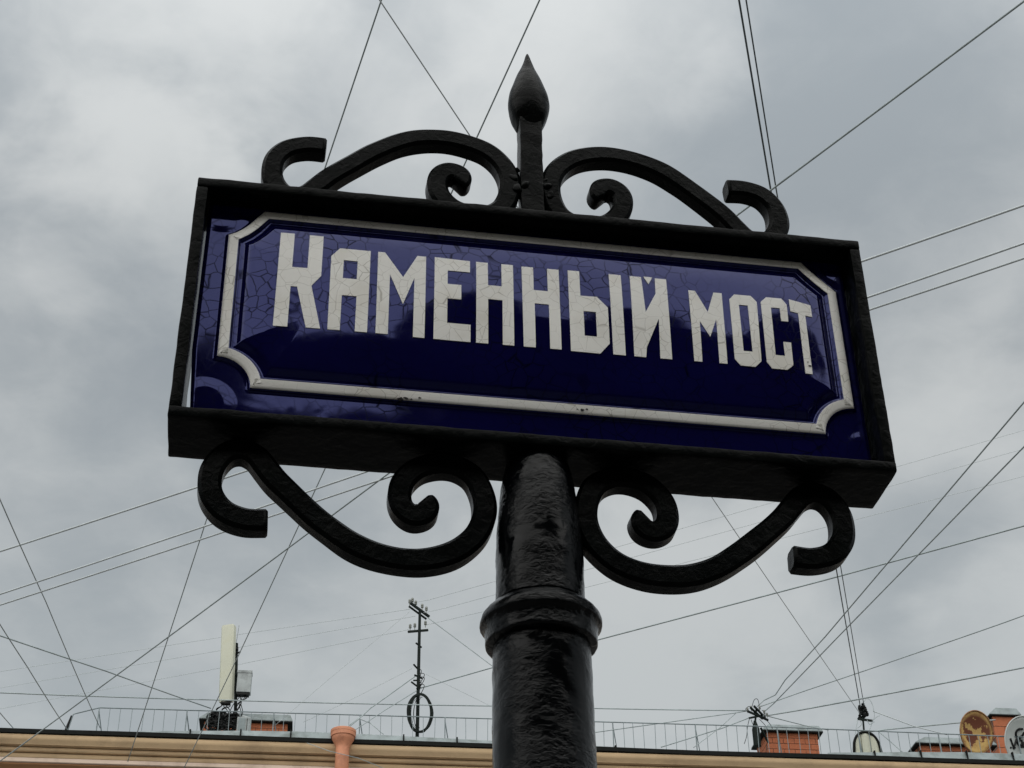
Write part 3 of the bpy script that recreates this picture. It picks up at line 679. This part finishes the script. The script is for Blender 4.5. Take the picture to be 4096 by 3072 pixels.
p_ = Lo(1852,1554); q_ = Lo(1886,1556); MB().bar((p_.x,-.03,p_.z),(q_.x,.03,q_.z),.035,.045).build('crossarm', 'steel', mast3)
for x_, y_, s_ in ((1857,1531,1.2),(1864,1528,1.3),(1868,1535,1.2),(1858,1541,1.2),(1866,1545,1.4),(1874,1541,1.1),(1859,1549,1.2),(1865,1552,1.2)):
    q_ = Lo(x_,y_); MB().lathe([(.01*s_,-.05*s_),(.035*s_,-.03*s_),(.038*s_,.02*s_),(.02*s_,.03*s_),(.032*s_,.05*s_),(.01*s_,.07*s_)], (q_.x,random.uniform(-.06,.04),q_.z), 8).build('insulator', 'black', mast3, smooth=50)
for P_ in ([(1860,1530),(1868,1513),(1877,1512),(1884,1525),(1888,1545),(1886,1556)],[(1852,1556),(1849,1572),(1846,1590)],[(1884,1556),(1880,1572),(1876,1580)],[(1886,1556),(1893,1550),(1900,1547)],[(1856,1556),(1860,1566),(1852,1574)],[(1872,1556),(1878,1566),(1888,1560)]):
    MB().tube(spline([tuple(Lo(x_,y_)+Vector((0,-.03,0))) for x_, y_ in P_],5), .0065, 5).build('jumper_wire', 'wire', mast3)

# --- ribbed round dormer
dm, db0 = rthing('dormer', 'small round-topped pale yellow ribbed roof hatch under the short mast', 'dormer', 1874, 1626, .85)
w_ = bp(1903,1620,.85).x-bp(1845,1620,.85).x; h_ = bp(1872,1590,.85).z-bp(1872,1632,.85).z; R_ = w_/2
ns = 7
for k in range(3):
    mb = MB(); a0 = math.pi*(k/3)+.03; a1 = math.pi*((k+1)/3)-.03
    x0_ = -R_+w_*k/3+.008; x1_ = -R_+w_*(k+1)/3-.008
    top = []; nn_ = 8
    for j in range(nn_+1):
        x_ = x0_+(x1_-x0_)*j/nn_; top.append((x_, -.03*math.sin(math.pi*j/nn_), h_*max(.02, 1-(abs(x_)/R_)**2.4)**.5))
    k0 = len(mb.v)
    for x_, y_, z_ in top: mb.v += [(x_, y_, -.3), (x_, y_, z_), (x_, .10, z_), (x_, .10, -.3)]
    for j in range(nn_):
        for i_ in range(4): mb.f.append((j*4+i_, j*4+(i_+1) % 4, (j+1)*4+(i_+1) % 4, (j+1)*4+i_))
    mb.f += [(0,1,2,3), tuple(nn_*4+i_ for i_ in range(4))]
    mb.build('ribbed_panel', 'cream', dm, smooth=30)
rim_ = [(-R_+w_*j/24, -.02, h_*max(.0, 1-(abs(-R_+w_*j/24)/R_)**2.4)**.5+.012) for j in range(25)]
MB().tube([(-R_-.01,-.02,-.3)]+rim_+[(R_+.01,-.02,-.3)], .032, 6).build('rim', 'tar', dm)

# --- satellite dishes
def dish(label, cx, cy, rxp, t, mat, yaw, tilt, group=None, asp=1.0):
    e, b0_ = rthing('satellite_dish', label, 'dish', cx, cy, t, group)
    r_ = bp(cx+rxp, cy, t).x-bp(cx, cy, t).x; r_ /= math.cos(yaw)
    e.rotation_euler = (tilt, 0, ANG+yaw)
    mb = MB(); n_ = 40; rings = 8; dpt = .20*r_
    for sgn, off in ((0,0),(1,.012)):
        for i in range(rings+1):
            q_ = max(.001, i/rings)
            for j in range(n_):
                a = 2*math.pi*j/n_; mb.v.append((r_*q_*math.cos(a), -dpt*q_*q_+dpt*.6+off, r_*asp*q_*math.sin(a)))
    k = (rings+1)*n_
    for b_ in (0, k):
        for i in range(rings):
            for j in range(n_): mb.f.append((b_+i*n_+j, b_+i*n_+(j+1) % n_, b_+(i+1)*n_+(j+1) % n_, b_+(i+1)*n_+j))
    mb.f += [(rings*n_+j, rings*n_+(j+1) % n_, k+rings*n_+(j+1) % n_, k+rings*n_+j) for j in range(n_)]
    mb.build('reflector', mat, e, smooth=True)
    MB().tube([(r_*1.0*math.cos(a), -dpt*.4, r_*asp*1.0*math.sin(a)) for a in [2*math.pi*j/40 for j in range(41)]], .016, 6).build('rim', 'rustdk' if mat == 'rust' else 'dish', e, smooth=True)
    MB().tube([(0,.25,-r_*1.5),(0,.25,-.1*r_),(0,.1,0)], .03, 8).build('mount_pole', 'steel', e)
    return e, r_, dpt
d1, r1, dp1 = dish('round satellite dish covered in brown rust and flaking paint near right edge', 2108, 1582, 38.5, .75, 'rust', R(13), R(16), 'satellite dishes on the roof', 1.12)
d2, r2, dp2 = dish('pale grey satellite dish with black graffiti at the right edge', 2217, 1607, 53, .6, 'dish', R(14), R(12), 'satellite dishes on the roof', 1.04)
# graffiti on the grey dish: strokes in fractions of its radius
def stroke(P, w):
    pts_ = spline([(x*r2, -dp2*(x*x+z*z)+dp2*.6-.012, z*r2) for x, z in P], 6)
    MB().tube(pts_, w, 5).build('graffiti_stroke', 'black', d2)
ox_ = lambda x, y: ((x-2217)/53, -(y-1607)/57)
for P, w in (([(2180,1600),(2184,1609),(2188,1617),(2193,1608),(2197,1598)], .021), ([(2196,1606),(2203,1602),(2206,1597),(2200,1598),(2199,1606),(2204,1611),(2212,1606)], .020),
             ([(2212,1575),(2203,1577),(2196,1584),(2196,1592),(2203,1594),(2211,1590),(2216,1582)], .022), ([(2210,1598),(2212,1612),(2218,1600),(2226,1598)], .020),
             ([(2178,1620),(2180,1620.5)], .02), ([(2192,1618),(2187,1621),(2186,1618)], .017), ([(2204,1614),(2212,1613),(2222,1611)], .017), ([(2232,1596),(2230,1612),(2240,1610)], .020), ([(2238,1604),(2246,1604)], .018)):
    stroke([ox_(*p_) for p_ in P], w*1.15)

# ================================================================== overhead wires
def wire(label, pts, px, mat='wire', sag=.06, group='overhead wires', name='overhead_wire'):
    """pts: ('h', x, y, height) or ('b', x, y, metres behind the eaves)"""
    P = [at_h(*p_[1:]) if p_[0] == 'h' else bpw(*p_[1:]) for p_ in pts]
    path = []
    for a, b in zip(P[:-1], P[1:]):
        L_ = (b-a).length; n_ = 10
        for k in range(n_):
            u_ = k/n_; path.append(a.lerp(b, u_)-Vector((0,0,sag*4*u_*(1-u_)*min(1, L_/20))))
    path.append(P[-1])
    o_ = path[0].copy(); mid_ = sum((p_-CAM).length for p_ in P)/len(P)
    r_ = px*.5*mid_/3585*(.90 if px > 1.2 else .95)
    ob = MB().tube([p_-o_ for p_ in path], r_, 6).build(name, mat, None, smooth=True); ob.location = o_
    return tag(ob, label, 'wire', group)
HW = 14.2
wire('dark wire from top edge left of spear tip down past the left hook to cornice', [('h',850,-78,HW),('h',447,1120,HW),('h',276,1645,13.6)], 2.7, sag=.02)
wire('dark wire from top edge passing behind the left arch to the panel antenna mast', [('h',1203,-82,HW),('h',700,1017,HW),('h',517,1412,HW+.3),('h',396,1662,13.6)], 2.7, sag=.02)
wire('faint grey wire from top edge crossing behind the sign to the short insulator mast', [('h',770,-75,13.8),('h',1545,1085,14.6),('b',1860,1545,1.1)], 2.2, 'wirelt', sag=.02)
wire('left one of the close pair of wires dropping from the top right edge', [('h',1583,-80,13.9),('h',1664,405,14.2),('h',1808,1238,15.0),('b',1859,1530,1.08)], 3.2, 'wiredk', sag=.02)
wire('right one of the close pair of wires dropping from the top right edge', [('h',1599,-80,13.9),('h',1676,405,14.2),('h',1817,1230,15.0),('b',1867,1528,1.12)], 2.5, 'wiredk', sag=.02)
wire('thick cable crossing from the top right corner to the lower left cornice', [('h',2330,-86,13.9),('h',1580,474,14.0),('h',820,1037,14.0),('h',-60,1688,13.4)], 4.0, sag=.02)
wire('uppermost of three parallel grey cables passing behind the middle of the sign', [('h',2330,402,13.8),('h',1863,564,14.0),('h',530,1018,14.1),('h',-90,1220,13.8)], 5.0, 'wirelt', sag=.03)
wire('middle one of three parallel grey cables passing behind the middle of the sign', [('h',2330,484,13.8),('h',1878,641,14.0),('h',777,1024,14.1),('h',-90,1313,13.8)], 4.6, 'wirelt', sag=.03)
wire('lowest of three parallel grey cables passing behind the middle of the sign', [('h',2330,518,13.7),('h',1882,668,13.9),('h',830,1034,14.0),('h',-90,1336,13.7)], 4.4, 'wirelt', sag=.03)
FT = 1.3
wire('topmost faint thin wire from right edge to the slender mast upper crossarm', [('h',2300,904,22),('h',1945,1006,20),('h',1335,1181,18),('b',926,1296,TM),('b',891,1302,TM)], 1.0, 'wirelt', sag=.0)
wire('second faint thin wire from right edge to the slender mast upper crossarm', [('h',2300,945,22),('h',1928,1049,20),('h',1366,1204,18),('b',960,1314,TM),('b',915,1324,TM)], 1.0, 'wirelt', sag=.0)
wire('lowest faint thin wire from right edge to the slender mast lower crossarm', [('h',2300,1006,21),('h',1850,1122,19),('h',1257,1271,18),('b',955,1342,TM),('b',921,1350,TM)], 1.0, 'wirelt', sag=.0)
wire('topmost faint wire running left from the slender mast behind the panel antenna', [('b',885,1316,TM),('b',513,1371,2.2),('h',-60,1460,17.5)], 1.0, 'wirelt', sag=0)
wire('middle faint wire running left from the slender mast behind the panel antenna', [('b',897,1331,TM),('b',513,1399,2.2),('h',-60,1496,17.2)], 1.0, 'wirelt', sag=0)
wire('lowest faint wire running left from the slender mast behind the panel antenna', [('b',883,1360,TM),('b',513,1436,2.2),('h',-60,1542,16.8)], 1.0, 'wirelt', sag=0)
wire('steep dark wire from left edge down to the left end of roof railing', [('h',-60,940,13.2),('h',100,1302,14.2),('b',216,1572,.4)], 2.6)
wire('short steep wire at lower left edge ending beside the railing stay', [('h',-60,1252,13.8),('h',60,1442,14.4),('b',146,1577,.4)], 2.5)
wire('wire sloping down from left edge to the chimney under the panel antenna', [('h',-80,1346,14.2),('h',230,1450,14.8),('b',455,1530,1.1)], 3.0, sag=.02)
wire('long nearly level wire from left edge to the stubby mast above the railing', [('h',-80,1493,14.9),('b',472,1512,.7),('b',1066,1525,.8),('b',1612,1535,.85)], 2.8, sag=.05)
wire('tiny wire end at the lower left corner meeting the eaves', [('h',-60,1466,14.2),('b',28,1572,.4)], 2.2)
wire('faint stay running from slender mast top down left to the roof', [('b',884,1322,TM),('b',702,1474,TM-.3),('b',595,1566,.6)], 1.1, 'wirelt', sag=0)
wire('faint stay running from the middle of slender mast left to the railing', [('b',890,1444,TM),('b',749,1516,.8),('b',655,1560,.6)], 1.0, 'wirelt', sag=0)
wire('darker of two cables slanting from slender mast to the rainwater hopper', [('b',902,1457,TM),('b',800,1530,.5),('b',775,1553,.3),('b',738,1583,.1)], 3.0, sag=.03)
wire('paler of two cables slanting from slender mast to the rainwater hopper', [('b',903,1490,TM),('b',830,1535,.6),('b',765,1578,.2)], 2.2, sag=.03)
wire('drooping cable along the cornice right of the rainwater hopper', [('b',663,1605,-.1),('b',710,1622,-.22),('b',742,1630,-.24),('b',775,1638,-.1),('b',840,1664,.1)], 1.6, sag=.0)
wire('cable arching from the railing down to the eaves right of hopper', [('b',741,1577,.2),('b',774,1552,.5),('b',800,1562,.4),('b',828,1586,.1)], 2.0, sag=0)
wire('straight stay from slender mast top sloping right behind the pole', [('b',924,1334,TM),('b',1060,1436,.8),('b',1210,1549,.6)], 2.0, 'wire', sag=0)
wire('cable from slender mast rising behind the collar to the right edge', [('b',906,1487,TM),('b',1057,1444,.3),('h',1296,1381,16.0),('h',1782,1253,15.2),('h',2300,1112,14.6)], 3.3, sag=.0)
wire('thin stay from slender mast down right behind the pole', [('b',920,1456,TM),('b',1060,1525,.8),('b',1130,1560,.6)], 1.0, 'wirelt', sag=0)
wire('upper of two bent cables rising from stubby mast to the right edge', [('b',1636,1526,TN),('b',1650,1513,TN),('b',1675,1501,.6),('b',1696,1469,.2),('h',1782,1376,15.4),('h',2300,765,14.0)], 2.7, sag=0)
wire('lower of two bent cables rising from stubby mast to the right edge', [('b',1650,1538,TN),('b',1672,1519,.7),('h',1812,1374,15.5),('h',2300,875,14.0)], 2.9, sag=0)
wire('thin wire from stubby mast rising gently past the short mast to right edge', [('b',1643,1526,TN),('b',1728,1496,.4),('h',2155,1350,15.0),('h',2300,1297,14.6)], 2.4, 'wire', sag=.02)
wire('lowest cable from stubby mast running right above both dishes', [('b',1648,1547,TN),('b',1728,1534,.6),('h',2212,1442,15.2),('h',2320,1420,15.0)], 3.4, 'wire', sag=.03)
wire('stay from stubby mast slanting left down to the eaves', [('b',1620,1550,TN),('b',1560,1573,.7),('b',1428,1614,.2)], 2.6, sag=0)
wire('wire from stubby mast running left across railing to the pole', [('b',1618,1535,TN),('b',1588,1540,.8),('b',1286,1582,.5),('b',1100,1603,.4)], 2.2, sag=0)
wire('thin slanting wire below stubby mast ending at the eaves', [('b',1590,1540,.85),('b',1555,1572,.7),('b',1498,1615,.2)], 1.8, sag=0)
wire('wire from stubby mast sloping right over the orange chimney cap', [('b',1655,1546,TN),('b',1738,1567,1.2),('b',1790,1577,.8)], 2.3, sag=.02)
wire('wire from short insulator mast sloping right toward the low wide chimney', [('b',1886,1536,1.1),('b',1975,1569,.9),('b',2046,1587,.8)], 2.4, 'wirelt', sag=.01)
wire('wire from ribbed dormer top running right behind the rusty dish', [('b',1874,1581,.95),('b',1925,1575,1.0),('b',2075,1561,1.2),('b',2150,1555,1.6)], 3.0, sag=.01)
wire('brace wire slanting from ribbed dormer down right to the eaves', [('b',1897,1579,.9),('b',1950,1625,.2)], 2.2, sag=0)

# ================================================================== the house across the street, mirrored in the enamel
oph = empty('opposite_house', 'dark house row behind the viewer, mirrored in the lower half of the blue plate', 'house', (0,-11.5,0))
MB().box(1.2, 34, -9, 0, 0, 12.3).build('wall', 'facade', oph)
MB().add([(1.0,.3,12.3),(34,.3,12.3),(34,-9.3,12.3),(1.0,-9.3,12.3),(2.2,-4,13.3),(33,-4,13.3)], [(0,1,5,4),(1,2,5),(2,3,4,5),(3,0,4),(0,3,2,1)]).build('roof', 'roofing', oph)
MB().box(-30, 1.19, -9, -.4, 0, 11.0).build('wing_wall', 'facade', oph)
for x_, w_, h_ in ((1.6,.9,12.9),(3.7,.5,12.75),(5.4,.8,12.85),(-1.6,.9,11.6),(8.0,.8,12.9)):
    MB().box(x_, x_+w_, -.9, -.2, 10.9, h_).build('chimney_stack', 'facade', oph)
for fl in range(3):
    for k in range(9):
        x_ = 2.6+3.3*k; o = MB().box(x_, x_+1.2, -.05, .04, 1.4+3.5*fl, 3.4+3.5*fl).build('window', 'glass', oph)
